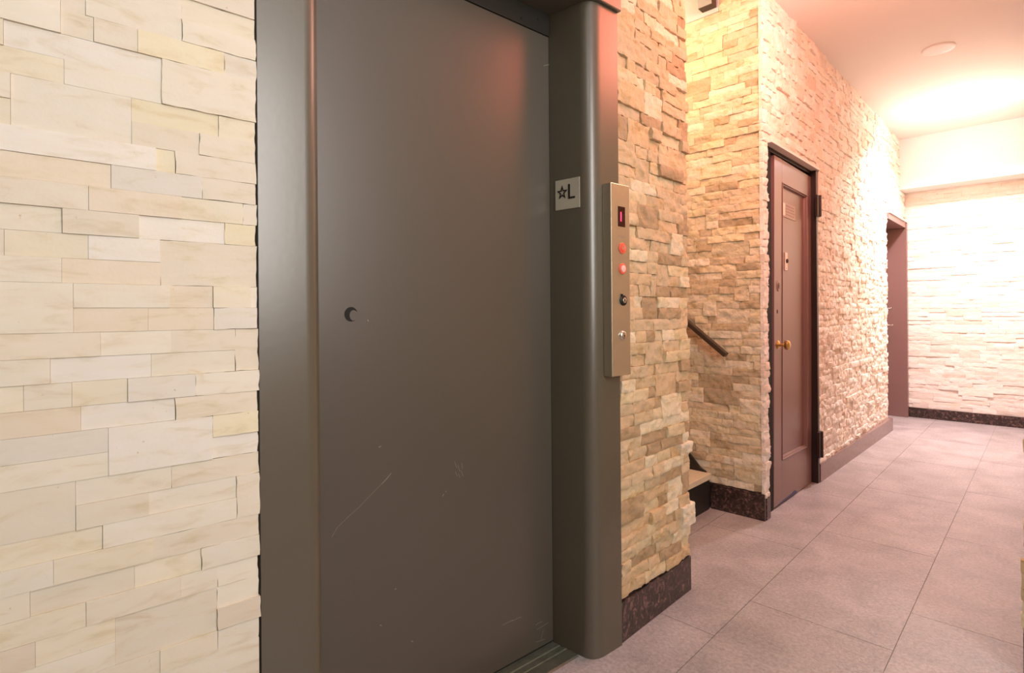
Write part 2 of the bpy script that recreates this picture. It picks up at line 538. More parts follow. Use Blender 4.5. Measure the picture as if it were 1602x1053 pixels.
def PPe(u, d, z): return Vector((PX - .012 - u, 2.150 + d, z))       # the pier's end, facing the stairs
for (a, b, zb, zt) in random_courses(.0, 1.5, .142, CEIL, .08, .26):
    sm.stone(PPe, a, b, zb, zt, random.uniform(0, .006), shade(pick('ttoocyb', TAN), .06), .02, .004, back=-.01)
sm.boxc(PPe, .06, 1.5, -.30, -.010, 0, CEIL)
structure(sm.build('wall_stair', M['stone_split']), 'stone side wall of the stairs behind the pier', 'wall')

# ---- wall_alcove: faces the camera, carries the handrail
AY = 3.140
def PA(u, d, z): return Vector((u, AY - d, z))
sm = StoneMesh()
for (a, b, zb, zt) in random_courses(-2.6, -1.136, .150, 2.88, .06, .22, .12) + random_courses(-1.36, -1.136, 2.88, 3.24, .06, .17, .12):
    dp = random.uniform(-.004, .005)
    vis = b > -1.62
    sm.stone(PA, a, b, zb, zt, dp, shade(pick('tyyoctb', ALC), .06), .0075 if vis else .03, .0065, chip=.003, tilt=.10)
sm.boxc(PA, -2.6, -1.15, -.05, -.012, 0, 3.24)
structure(sm.build('wall_alcove', M['stone_split']), 'rough yellow-tan stone wall facing the camera above the stair handrail', 'wall')
boxobj_up = boxobj('trim_1', (-2.6, -1.362, AY - .004, AY + .012, 2.882, 3.24), M['plaster_grey'])
structure(boxobj_up, 'pale grey plaster strip above the alcove stone', 'trim')

# ---- wall_corridor: beyond the corner, with two doors
CX = -1.122
D1A, D1B, D1H = 3.205, 4.098, 2.085           # opening of door_1
D2A, D2B, D2H = 6.33, 7.21, 2.065             # opening of door_2
def PC(u, d, z): return Vector((CX + d, u, z))
sm = StoneMesh()
def corr(a0, a1, z0, z1, cell=.0105):
    for (a, b, zb, zt) in random_courses(a0, a1, z0, z1, .06, .22, .08):
        dp = random.uniform(-.005, .006); rg = .0105
        if random.random() < .08: dp += .008
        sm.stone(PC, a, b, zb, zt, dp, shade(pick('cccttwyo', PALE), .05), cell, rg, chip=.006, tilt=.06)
corr(AY - .004, D1A, .125, D1H, .008)
corr(AY - .004, D1B, D1H, CEIL, .010)
corr(D1B, D2A, .120, CEIL, .0115)
corr(D2A, 7.25, D2H + .02, CEIL, .014)
sm.boxc(PC, AY + .020, D1A, -.06, -.014, 0, D1H)
sm.boxc(PC, AY + .020, D1B, -.06, -.014, D1H, CEIL)
sm.boxc(PC, D1B + .004, D2A - .004, -.20, -.014, 0, CEIL)
sm.boxc(PC, D2A - .004, 7.25, -.20, -.014, D2H + .02, CEIL)
structure(sm.build('wall_corridor', M['stone_corr']), 'long rough pinkish cream stone wall with the brown panelled door', 'wall')

# ---- wall_far with its beam
FY = 7.27
def PF(u, d, z): return Vector((u, FY - d, z))
sm = StoneMesh()
for (a, b, zb, zt) in random_courses(-1.22, .02, .105, CEIL, .1, .34, .06):
    sm.stone(PF, a, b, zb, zt, random.uniform(-.004, .005), shade(pick('cwwctc', PALE), .04), .016, .0042, chip=.003, tilt=.08)
sm.boxc(PF, -1.32, .06, -.15, -.012, 0, CEIL)
structure(sm.build('wall_far', M['stone_corr']), 'pale stone wall closing the far end of the corridor', 'wall')
structure(boxobj('trim_2', (CX - .012, -.02, 6.99, FY - .010, 2.405, CEIL), M['plaster'], bev=.004),
          'white plastered ceiling beam across the far end of the corridor', 'beam')

# ---- wall_right: only its rough stone edge enters the picture
def PRf(u, d, z): return Vector((u, 2.37 - d, z))
def PRs(u, d, z): return Vector((-.028 - d, u, z))
sm = StoneMesh()
for (a, b, zb, zt) in random_courses(-.028, 1.5, .138, CEIL, .07, .26):
    ex = 0
    if a < -.02:
        a0 = a
        if zt < .36: a = -.070 + random.uniform(-.004, .003)
        elif .70 < zt < .76 or .44 < zt < .50: a = -.064
        elif zt < .55: a = -.057
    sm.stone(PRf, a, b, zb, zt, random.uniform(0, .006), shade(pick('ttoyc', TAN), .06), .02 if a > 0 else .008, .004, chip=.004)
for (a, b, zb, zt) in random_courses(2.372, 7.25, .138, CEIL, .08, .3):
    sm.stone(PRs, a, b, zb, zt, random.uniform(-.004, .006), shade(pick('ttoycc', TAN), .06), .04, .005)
sm.boxc(PRf, -.020, 1.5, -.14, -.012, 0, CEIL)
sm.boxc(PRs, 2.39, 7.25, -.14, -.012, 0, CEIL)
structure(sm.build('wall_right', M['stone_split']), 'rough tan stone edge of the right wall at the picture border', 'wall')

# the lobby behind the camera, with a glazing frame added round an unseen fill light
bm = bmesh.new()
for (a, b, c, d) in ((.32, .38, .96, 2.84), (1.22, 1.28, .96, 2.84), (.38, 1.22, .96, 1.02), (.38, 1.22, 2.78, 2.84), (.785, .815, 1.02, 2.78), (.38, 1.22, 1.89, 1.91)):
    add_box(bm, 1.42, 1.499, a, b, c, d)
structure(obj_bm('added_window_1', bm, M['white_plastic']), 'white glazing frame added round the lobby fill light', 'added_window')
structure(boxobj('wall_back', (-2.2, 1.7, -2.3, -2.2, 0, CEIL), M['plaster_tan']), 'plain wall behind the camera', 'wall')
structure(boxobj('wall_lobby', (1.5, 1.6, -2.2, 2.36, 0, CEIL), M['plaster']), 'plain lobby wall right of the camera', 'wall')

# ------------------------------------------------------------------ floor, ceiling, baseboards
sm = StoneMesh()
TW, TL, G = .475, .975, .0012
col_x = [-.386 + TW * i for i in range(-5, 5)]
for i, x in enumerate(col_x):
    x0, x1 = x - TW, x
    off = 2.233 + .326 * ((i - 5)) if True else 0
    y = off - TL * 8
    while y < 7.6:
        y0, y1 = y, y + TL; y += TL
        if y1 < -2.3 or y0 > 7.4: continue
        c = shade((.45, .415, .428), .03)
        P = lambda u, v, z: Vector((u, v, z))
        a, b, c0, d = x0 + G, x1 - G, max(-2.3, y0 + G), min(7.4, y1 - G)
        sm.slab([(a, c0, 0), (b, c0, 0), (b, d, 0), (a, d, 0)], c)
        for q in ([(a, c0, 0), (a, c0, -.004), (b, c0, -.004), (b, c0, 0)], [(b, c0, 0), (b, c0, -.004), (b, d, -.004), (b, d, 0)],
                  [(b, d, 0), (b, d, -.004), (a, d, -.004), (a, d, 0)], [(a, d, 0), (a, d, -.004), (a, c0, -.004), (a, c0, 0)]):
            sm.slab(q, (.3, .28, .27))
fl = sm.build('floor', [M['tile'], M['grout']])
bm = bmesh.new(); bm.from_mesh(fl.data)
add_box(bm, -2.8, 1.7, -2.3, 7.4, -.05, -.0025, mi=1)
bm.to_mesh(fl.data); bm.free()
structure(fl, 'grey slate-look floor tiles of the lobby and corridor', 'floor')

bm = bmesh.new()
add_box(bm, -1.10, 1.7, -2.3, 7.4, CEIL, 3.05)
add_box(bm, -2.8, -1.10, -2.3, 2.1, CEIL, 3.05)
add_box(bm, -2.8, -1.10, AY + .02, 7.4, CEIL + .31, 3.30)
add_box(bm, -1.30, -1.10, AY + .06, 7.4, CEIL, 3.24)
add_box(bm, -2.8, -1.05, 2.05, AY + .06, 3.24, 3.30)
structure(obj_bm('ceiling', bm, M['plaster']), 'smooth white plaster ceiling glowing peach', 'ceiling')

structure(boxobj('baseboard_pier', (PX - .30, PX + .006, 1.637, 2.160, 0, .139), M['granite'], bev=.002),
          'dark speckled granite baseboard under the rough pier beside the elevator', 'baseboard')
structure(boxobj('baseboard_alcove', (-1.428, -1.124, AY - .012, AY + .012, 0, .146), M['granite'], bev=.002),
          'dark granite baseboard at the foot of the alcove wall', 'baseboard')
bm = bmesh.new()
add_box(bm, CX - .03, CX + .002, AY + .013, D1A + .004, 0, .122, bev=.002)
structure(obj_bm('baseboard_corner', bm, M['granite']), 'short granite baseboard at the corner left of the brown door', 'baseboard')
bm = bmesh.new()
add_prism(bm, [(CX - .05, D1B + .006), (CX + .014, D1B + .006), (CX + .040, D2A), (CX - .05, D2A)], 0, .120)
structure(obj_bm('baseboard_corridor', bm, M['granite_glare']), 'reddish granite baseboard, paled with painted glare, running from the brown door to the far door', 'baseboard')
structure(boxobj('baseboard_far', (-1.094, .0, FY - .020, FY + .012, 0, .105), M['granite'], bev=.002),
          'mottled red-brown granite baseboard along the far end wall', 'baseboard')
structure(boxobj('baseboard_right', (-.066, 1.49, 2.352, 2.40, 0, .138), M['granite'], bev=.002),
          'granite baseboard of the right wall at the picture border', 'baseboard')

# ------------------------------------------------------------------ elevator doorway
el = empty('elevator_doorway', E0, -EA)
tag(el, 'tall brown-grey painted elevator door with rounded metal frame in the stone wall', 'elevator')
def bez(a, c, b, n=10):
    return [((1 - t) ** 2 * a[0] + 2 * t * (1 - t) * c[0] + t * t * b[0], (1 - t) ** 2 * a[1] + 2 * t * (1 - t) * c[1] + t * t * b[1]) for t in [i / n for i in range(n + 1)]]
HZ = 2.182
poly = [(-.20, -.169), (-.164, -.169)] + bez((-.042, -.149), (0, -.142), (0, -.086), 12) + [(0, 0), (-.20, 0)]
bm = bmesh.new(); add_prism(bm, poly, .0, HZ); jr = obj_bm('door_jamb', bm, M['paint'], el, smooth=30)
poly = [(-.20, -1.179), (0, -1.179)] + bez((0, -1.082), (0, -1.046), (-.040, -1.040), 12) + [(-.164, -1.020), (-.20, -1.020)]
bm = bmesh.new(); add_prism(bm, poly, .0, HZ); jl = obj_bm('door_jamb', bm, M['paint'], el, smooth=30)
bm = bmesh.new(); add_box(bm, -.20, .014, -1.181, .006, HZ + .001, 2.45, bev=.004)
obj_bm('header', bm, M['paint'], el)
bm = bmesh.new(); add_box(bm, -.198, -.160, -1.018, -.171, 2.108, HZ, bev=.001)
for (s_, z_, r_) in ((-.300, 2.128, .0045), (-.225, 2.150, .0035)):
    add_lathe(bm, [(r_, 0), (r_, .0012), (0, .0012)], (-.160, s_, z_), (1, 0, 0), 12, mi=1)
obj_bm('head_stop', bm, [M['paint_shade'], M['black']], el)

# the sliding leaf with its scuffs and scratches
bm = bmesh.new()
add_box(bm, -.20, -.1645, -1.0195, -.1705, .012, 2.107, bev=.0015)
DF = -.1644
def scratch(pts, w):
    for (a, b) in zip(pts, pts[1:]):
        da = Vector((0, b[0] - a[0], b[1] - a[1])); da.normalize(); s = Vector((0, -da.z, da.y)) * w / 2
        A = Vector((DF + .0002, *a)); B = Vector((DF + .0002, *b))
        f = bm.faces.new([bm.verts.new(q) for q in (A - s, B - s, B + s, A + s)]); f.material_index = 1
scratch([(-0.9594, 0.5829), (-0.9457, 0.6022), (-0.9145, 0.6241), (-0.8878, 0.6394), (-0.8455, 0.6706), (-0.8190, 0.6891)], 0.0007)
scratch([(-0.8190, 0.6891), (-0.8055, 0.6986), (-0.7899, 0.7130)], 0.0016)
scratch([(-0.5793, 0.7066), (-0.5725, 0.6862)], 0.001)
scratch([(-0.5678, 0.6930), (-0.5609, 0.6724)], 0.001)
scratch([(-0.5536, 0.6981), (-0.5514, 0.6784)], 0.001)
scratch([(-0.5773, 0.6756), (-0.5704, 0.6608)], 0.001)
scratch([(-0.5562, 0.6754), (-0.5493, 0.6566)], 0.001)
scratch([(-0.5657, 0.6676), (-0.5611, 0.6551)], 0.001)
scratch([(-0.6235, 0.6111), (-0.6190, 0.6176)], 0.0018)
scratch([(-0.6122, 0.6218), (-0.6099, 0.6251)], 0.0018)
scratch([(-0.8276, 0.7894), (-0.8200, 0.7917)], 0.0018)
scratch([(-0.8280, 0.3091), (-0.8223, 0.3053)], 0.0018)
scratch([(-0.7322, 0.2284), (-0.7260, 0.2242)], 0.0018)
scratch([(-0.8563, 1.1355), (-0.8545, 1.1303)], 0.0018)
scratch([(-0.7829, 0.3910), (-0.7770, 0.3908)], 0.0018)
scratch([(-0.1960, 2.0008), (-0.1681, 2.0132)], 0.0018)
scratch([(-0.2530, 0.0948), (-0.2231, 0.0968)], 0.0012)
scratch([(-0.2472, 0.0775), (-0.1927, 0.0812)], 0.0012)
scratch([(-0.2297, 0.0383), (-0.2173, 0.0662)], 0.0012)
scratch([(-0.2536, 0.0368), (-0.2117, 0.0312)], 0.0012)
scratch([(-0.3606, 0.1474), (-0.3189, 0.1468)], 0.0012)
scratch([(-0.3984, 0.1490), (-0.3551, 0.1495)], 0.0012)
obj_bm('door_leaf', bm, [M['paint_door'], M['scratch']], el)
# plugged hole in the leaf, its recess shade drawn as a black crescent
bm = bmesh.new()
cs, cz, R = -.9030, 1.1500, .0190
out = []
for i in range(25):
    a = math.radians(28 + (300 - 28) * i / 24)
    out.append((cs + R * math.cos(a) * .95, cz + R * math.sin(a)))
inn = []
for i in range(25):
    a = math.radians(300 - (300 - 28) * i / 24)
    k = .55 + .38 * abs(2 * i / 24 - 1) ** 2
    inn.append((cs + .004 + R * k * .85 * math.cos(a) * .95, cz - .002 + R * k * math.sin(a)))
add_prism(bm, out + inn, DF - .001, DF + .0012, axis='x')
tag(obj_bm('plugged_hole_shade', bm, M['black'], el), 'dark crescent painted as the shade of a plugged hole in the door leaf')
# black seam beside the leaf
bm = bmesh.new(); add_box(bm, -.205, -.1652, -.1704, -.1655, .01, 2.11); add_box(bm, -.205, -.170, -1.02, -.17, .002, .0118)
obj_bm('seam', bm, M['black'], el)
bm = bmesh.new()
add_prism(bm, [(-.205, 0), (-.205, .004), (-.140, .004), (-.138, .001), (-.128, .001), (-.126, .004), (-.112, .004), (-.110, .001), (-.100, .001), (-.098, .004), (-.062, .004), (-.056, 0)], -1.035, -.158, axis='y')
obj_bm('sill', bm, M['sill'], el)
bm = bmesh.new(); add_box(bm, -.24, -.202, -1.170, -.006, 0, 2.44)
obj_bm('hoistway_lining', bm, M['black'], el)

# ------------------------------------------------------------------ floor-level sign on the jamb reveal
def LE(v): return PE(v[1], v[0], v[2])
ra = Vector((-.164, -.169, 0)); rb = Vector((-.042, -.149, 0))
ru = (rb - ra).normalized(); rn = Vector((ru.y, -ru.x, 0))        # along the reveal, and out of it
if rn.y > 0: rn = -rn
sg = empty('floor_sign', PE(-.169, -.164, 1.50)); tag(sg, 'square metal floor plate with raised star and letter L on the elevator jamb', 'sign')
RU = (ED * ru.y + EN * ru.x); RN = (ED * rn.y + EN * rn.x)
sg.matrix_world = Matrix(((RU.x, RN.x, 0, sg.location.x), (RU.y, RN.y, 0, sg.location.y), (0, 0, 1, 1.50), (0, 0, 0, 1)))
# local frame: x along the reveal (towards the corridor), y out of it, z up
bm = bmesh.new(); add_box(bm, .024, .123, .0004, .0030, .001, .103, bev=.0006); obj_bm('plate', bm, M['plate'], sg)
bm = bmesh.new()
cx, cz = .0535, .0585
R1, R2 = .0225, .0092
def starpts(R1, R2, sx):
    return [(cx + sx * r * math.sin(2 * PI * k / 10), cz + r * 1.12 * math.cos(2 * PI * k / 10)) for k in range(10) for r in ((R1 if k % 2 == 0 else R2),)]
A = starpts(R1, R2, 1.0); B = starpts(R1 * .60, R2 * .52, 1.0)
for k in range(10):
    l = (k + 1) % 10
    add_prism(bm, [A[k], A[l], B[l], B[k]], .0031, .0046, axis='y')
obj_bm('star', bm, M['ink'], sg)
bm = bmesh.new(); add_prism(bm, [(.0785, .084), (.0850, .084), (.0850, .0405), (.1050, .0405), (.1050, .0345), (.0785, .0345)], .0031, .0046, axis='y')
obj_bm('letter', bm, M['ink'], sg)
bm = bmesh.new()
for (px_, pz_) in ((.060, .018), (.063, .018), (.060, .0145), (.063, .011)):
    add_lathe(bm, [(.0008, 0), (.0006, .0008), (0, .001)], (px_, .0030, pz_), (0, 1, 0), 8)
obj_bm('braille_dots', bm, M['plate'], sg)

# ------------------------------------------------------------------ call panel
cp = empty('call_panel', PE(0, 0, .935), -EA); tag(cp, 'tall narrow stainless elevator call panel with red buttons and digital floor display', 'panel')
PD = .036
bm = bmesh.new(); add_box(bm, .0006, PD, -.086, .0135, .001, .645, bev=.0022); obj_bm('housing', bm, M['steel'], cp)
def disc(bm, s_, z_, prof, seg=28, mi=0): add_lathe(bm, prof, (PD, s_, z_), (1, 0, 0), seg, mi)
bm = bmesh.new(); add_box(bm, PD - .004, PD + .0012, -.0500, -.0125, .502, .570, bev=.0006); d_ = obj_bm('floor_display', bm, M['display'], cp)
bm = bmesh.new(); add_box(bm, PD + .0012, PD + .0018, -.0385, -.0320, .520, .551, bev=.0003); obj_bm('lit_digit', bm, M['digit'], d_)
for z_, face, lab in ((.4300, 'red_glass', 'solid red lit upper call button'), (.3610, 'pink_lens', 'pink-faced lit lower call button with red ring')):
    bm = bmesh.new(); disc(bm, -.029, z_, [(.0185, 0), (.0185, .003), (.0165, .005), (.0130, .005), (.0125, .002), (0, .002)])
    b_ = obj_bm('call_button', bm, M['red_glass'], cp, smooth=40); b_['label'] = lab
    bm = bmesh.new(); disc(bm, -.029, z_, [(.0120, .002), (.0120, .0062), (.0105, .0072), (0, .0074)], mi=0)
    f_ = obj_bm('button_face', bm, M[face], b_, smooth=40)
    bm = bmesh.new()
    if face == 'red_glass':
        add_box(bm, PD + .0074, PD + .0080, -.0325, -.0305, z_ - .004, z_ + .006); add_box(bm, PD + .0074, PD + .0080, -.0275, -.0255, z_ - .004, z_ + .006)
        add_box(bm, PD + .0074, PD + .0080, -.0325, -.0255, z_ + .004, z_ + .006)
        obj_bm('button_mark', bm, M['plate'], b_)
# the faint etched line above the buttons
bm = bmesh.new()
for i in range(6):
    s_ = -.0475 + i * .0068
    h_ = .010 if i % 2 == 0 else .008
    add_box(bm, PD, PD + .0003, s_, s_ + .0012, .463, .463 + h_); add_box(bm, PD, PD + .0003, s_ + .0012, s_ + .0042, .463 + h_ - .0015, .463 + h_)
obj_bm('etched_lettering', bm, M['etch'], cp)
bm = bmesh.new(); disc(bm, -.0262, .2545, [(.0175, 0), (.0175, .004), (.0155, .0055), (.0095, .0055), (.0095, .004), (0, .004)])
add_box(bm, PD, PD + .005, -.0390, -.0300, .2680, .2760, bev=.001)
k_ = obj_bm('key_switch', bm, M['ink'], cp, smooth=40); k_['label'] = 'black key switch collar'
bm = bmesh.new(); disc(bm, -.0262, .2545, [(.0092, .004), (.0092, .0075), (.0080, .0082), (0, .0082)]); add_box(bm, PD + .0083, PD + .0087, -.0280, -.0245, .2500, .2590, mi=1)
obj_bm('key_barrel', bm, [M['chrome'], M['ink']], k_, smooth=40)
bm = bmesh.new(); disc(bm, -.0300, .1360, [(.0165, 0), (.0165, .0025), (.0140, .006), (.0090, .0075), (0, .0078)]); add_lathe(bm, [(.0032, .0079), (0, .0080)], (PD, -.0290, .1350), (1, 0, 0), 12, 1)
l_ = obj_bm('lock_button', bm, [M['chrome'], M['ink']], cp, smooth=40); l_['label'] = 'domed chrome lock button'

# ------------------------------------------------------------------ door_1
d1 = structure(empty('door_1', (CX, D1A, 0)), 'dark brown panelled door with brass knob in the corridor wall', 'door')
def L1(bm, x0, x1, y0, y1, z0, z1, **k): add_box(bm, x0 - CX, x1 - CX, y0 - D1A, y1 - D1A, z0, z1, **k)
bm = bmesh.new()
L1(bm, -1.24, -1.153, D1A + .001, 3.343, 0, D1H - .001)                 # hidden dark jamb on the latch side
L1(bm, -1.24, -1.225, 3.315, 4.06, 0, D1H - .001)
obj_bm('inner_frame', bm, M['black'], d1)
bm = bmesh.new()
L1(bm, -1.24, CX + .010, 4.062, D1B - .001, 0, D1H - .002, bev=.002)
obj_bm('hinge_jamb', bm, M['door_dark'], d1)
bm = bmesh.new()
L1(bm, -1.24, -1.150, D1A + .002, 4.060, 2.068, D1H - .002, bev=.002)
obj_bm('head_jamb', bm, M['door_dark'], d1)
bm = bmesh.new()
L1(bm, CX - .02, CX + .024, 3.206, 4.105, D1H - .001, D1H + .014, bev=.0015)
L1(bm, CX + .002, CX + .018, D1B, D1B + .008, 1.92, D1H - .001, bev=.001)
obj_bm('edge_trim', bm, M['lip'], d1)['label'] = 'pale metal edge trim'
lf = empty('door_leaf', (-1.150 - CX, 3.345 - D1A, .012), 0, d1)
LW, LH = .702, 2.045
ST, TR, BR = .130, .135, .250                  # stile, top rail and bottom rail
bm = bmesh.new()
for (a, b, c, d) in ((0, ST, 0, LH), (LW - ST * .72, LW, 0, LH), (ST, LW - ST * .72, 0, BR), (ST, LW - ST * .72, LH - TR, LH)):
    add_box(bm, -.042, 0, a, b, c, d, bev=.0012)
fr = obj_bm('leaf_frame', bm, M['door_brown'], lf)
bm = bmesh.new(); add_box(bm, -.034, -.020, ST - .01, LW - ST * .72 + .01, BR - .01, LH - TR + .01)
obj_bm('sunk_panel', bm, M['door_brown'], lf)
bm = bmesh.new()                               # stepped moulding round the panel
a0, a1, c0, c1 = ST, LW - ST * .72, BR, LH - TR
prof = [(0, .001), (.003, .004), (.006, .004), (.008, -.002), (.011, -.004), (.013, -.004), (.015, -.012), (.018, -.0195)]
rings = []
for (i_, x_) in prof:
    rings.append([bm.verts.new((x_, y_, z_)) for (y_, z_) in ((a0 + i_, c0 + i_), (a1 - i_, c0 + i_), (a1 - i_, c1 - i_), (a0 + i_, c1 - i_))])
for R0, R1_ in zip(rings, rings[1:]):
    for k in range(4):
        bm.faces.new([R0[k], R0[(k + 1) % 4], R1_[(k + 1) % 4], R1_[k]])
obj_bm('panel_moulding', bm, M['door_brown'], lf)
# hardware on the leaf
KY = .062
kn = empty('door_knob', (0, KY, .94), 0, lf)
bm = bmesh.new(); add_lathe(bm, [(.026, 0), (.026, .003), (.020, .007), (.009, .010), (.008, .028), (.010, .032), (.024, .040), (.0285, .050), (.026, .060), (.015, .067), (0, .068)], (0, 0, 0), (1, 0, 0), 28)
kb = kn
for p in (kn,): pass
bpy.data.objects.remove(kn)
kn = obj_bm('door_knob', bm, M['brass'], lf, smooth=40); kn.location = (0, KY, .94)
kn['label'] = 'round brass knob'
bm = bmesh.new(); add_lathe(bm, [(.011, 0), (.011, .001), (0, .001)], (0, 0, 0), (1, 0, 0), 18)
h_ = obj_bm('bored_hole', bm, M['black'], lf); h_.location = (0, .050, 1.135); h_.scale = (1, .8, 1.1)
bm = bmesh.new(); add_lathe(bm, [(.026, 0), (.024, .004), (.017, .005), (.015, .002), (0, .002)], (0, 0, 0), (1, 0, 0), 22)
h_ = obj_bm('lock_rose', bm, M['door_brown'], lf, smooth=40); h_.location = (0, .062, 1.285); h_.scale = (1, .75, 1.25)
bm = bmesh.new(); add_lathe(bm, [(.012, .0021), (0, .0022)], (0, 0, 0), (1, 0, 0), 16)
h2 = obj_bm('lock_opening', bm, M['black'], lf); h2.location = (0, .060, 1.282); h2.scale = (1, .75, 1.25)
bm = bmesh.new(); add_box(bm, 0, .005, -.022, .022, -.056, .056, bev=.002)
v_ = obj_bm('door_viewer', bm, M['lip'], lf); v_.location = (-.0198, .255, 1.445); v_['label'] = 'pale brass door viewer plate'
bm = bmesh.new(); add_lathe(bm, [(.013, .005), (.013, .012), (.008, .014), (0, .011)], (0, .004, .004), (1, 0, 0), 18); 
add_lathe(bm, [(.0035, .005), (0, .0062)], (0, .003, -.041), (1, 0, 0), 10)
obj_bm('viewer_lens', bm, M['door_dark'], v_, smooth=40)
bm = bmesh.new(); add_box(bm, 0, .003, 0, .250, 0, .092, bev=.001)
pq = obj_bm('name_plaque', bm, M['plaque'], lf); pq.location = (-.0198, .175, 1.716); pq['label'] = 'faded plaque with worn text'
bm = bmesh.new()
for r_ in range(4):
    y_ = .075
    while y_ < .225:
        w_ = random.uniform(.008, .026); add_box(bm, .003, .0034, y_, y_ + w_, .016 + r_ * .018, .024 + r_ * .018); y_ += w_ + .006
obj_bm('worn_text', bm, M['plaque_text'], pq)
bm = bmesh.new(); add_box(bm, .003, .0036, .006, .060, .010, .084); obj_bm('paper_scrap', bm, M['lip'], pq)
bm = bmesh.new(); add_prism(bm, [(.06, .0), (.40, .0), (.40, .012), (.36, .026), (.30, .018), (.18, .012), (.06, .004)], .0, .0008, axis='x')
obj_bm('paint_rub', bm, M['tape'], lf)['label'] = 'blue paint rub at the foot of the door'
lf.rotation_euler = (math.radians(-1.0), math.radians(.15), 0)
for z0, z1 in ((1.775, 1.915), (.175, .345)):
    bm = bmesh.new()
    add_box(bm, 0, .016, 0, .075, 0, z1 - z0, bev=.002)
    add_lathe(bm, [(0, 0), (.011, 0), (.011, z1 - z0), (0, z1 - z0)], (.016, .045, 0), (0, 0, 1), 24)
    h_ = obj_bm('hinge', bm, M['door_dark'], d1, smooth=18); h_.location = (.011, 4.030 - D1A, z0)

# ------------------------------------------------------------------ door_2 at the far end
d2 = structure(empty('door_2', (CX, D2A, 0)), 'recessed brown door at the far end of the corridor', 'door')
def L2(bm, x0, x1, y0, y1, z0, z1, **k): add_box(bm, x0 - CX, x1 - CX, y0 - D2A, y1 - D2A, z0, z1, **k)
bm = bmesh.new(); L2(bm, -1.32, CX + .026, D2B - .012, FY - .016, 0, D2H + .018, bev=.002); obj_bm('door_jamb', bm, M['door_brown'], d2)
bm = bmesh.new(); L2(bm, -1.32, CX + .018, D2A + .001, D2B - .013, D2H - .04, D2H + .018, bev=.002); obj_bm('head_jamb', bm, M['door_brown'], d2)
bm = bmesh.new(); L2(bm, CX - .01, CX + .030, D2A, FY - .016, D2H + .019, D2H + .031, bev=.001); obj_bm('edge_trim', bm, M['lip'], d2)['label'] = 'pale edge trim'
bm = bmesh.new(); L2(bm, -1.32, -1.275, D2A + .01, D2B - .014, .012, D2H - .042, bev=.001); lf2 = obj_bm('door_leaf', bm, M['door_brown'], d2)
for z_, ln in ((1.165, .035), (.985, .05)):
    bm = bmesh.new()
    add_lathe(bm, [(.024, 0), (.024, .006), (.010, .010), (.010, ln + .01), (.014, ln + .012), (.014, ln + .022), (0, ln + .024)], (0, 0, 0), (1, 0, 0), 18)
    if ln > .04: add_box(bm, ln, ln + .018, -.09, .01, -.008, .008, bev=.003)
    q = obj_bm('door_handle', bm, M['chrome'], lf2, smooth=40); q.location = (-1.275 - CX, 7.10 - D2A, z_)

# ------------------------------------------------------------------ stairs in the alcove
st = empty('staircase', (-1.43, 2.66, 0)); tag(st, 'dark staircase with pale stone treads rising left behind the pier', 'stairs')
NS, RUN, RISE = 5, .235, .212
Y0, Y1 = 2.170 - 2.66, AY - .033 - 2.66
for i in range(NS):
    x = -i * RUN
    bm = bmesh.new(); add_box(bm, x - .02, x, Y0, Y1, i * RISE, (i + 1) * RISE - .034); obj_bm('riser', bm, M['riser'], st)
    bm = bmesh.new(); add_box(bm, x - RUN - .02 if i < NS - 1 else x - .5, x + .016, Y0, Y1, (i + 1) * RISE - .033, (i + 1) * RISE, bev=.003); obj_bm('tread', bm, M['tread'], st)
bm = bmesh.new()
k = RISE / RUN
poly = [(-.004, RISE - .03), (-.022, RISE + .004), (-.05, RISE + .016)] + [(-.05 - t, RISE + .016 + t * 1.06) for t in (.05, .1, .2)] + [(-1.0, RISE + .23 + .75 * k), (-1.0, .0), (-.004, .0)]
add_prism(bm, poly, AY - .032 - 2.66, AY - .017 - 2.66, axis='y')
obj_bm('stringer', bm, M['riser'], st)['label'] = 'dark skirting board climbing beside the treads'

hr = empty('handrail', (-1.30, AY, .89)); tag(hr, 'dark flat stair handrail sloping down along the tan alcove wall', 'handrail')
bm = bmesh.new(); bar(bm, (-.75, -.055, .602), (-.012, -.055, .012), .040, .026, bev=.004)
obj_bm('rail', bm, M['rail'], hr)
for x in (-.60,):
    bm = bmesh.new(); z = .012 - (x + .012) * .80 - .012
    add_lathe(bm, [(.025, 0), (.025, .005), (.007, .008), (.007, .05)], (x, -.003, z - .05), (0, -1, 0), 16)
    bar(bm, (x, -.052, z - .055), (x, -.055, z + .004), .012, .012)
    obj_bm('rail_bracket', bm, M['rail'], hr, smooth=40)

# small box high on the alcove wall
jb = empty('wall_box', (-1.412, AY, 2.903)); tag(jb, 'small grey box with dark underside high on the alcove wall', 'box')
bm = bmesh.new(); add_box(bm, -.045, .040, -.066, -.0085, 0, .16, bev=.003); obj_bm('box_shell', bm, M['box_dark'], jb)
bm = bmesh.new(); add_box(bm, -.044, .038, -.072, -.0665, .002, .158, bev=.002); obj_bm('front_cover', bm, M['box'], jb)

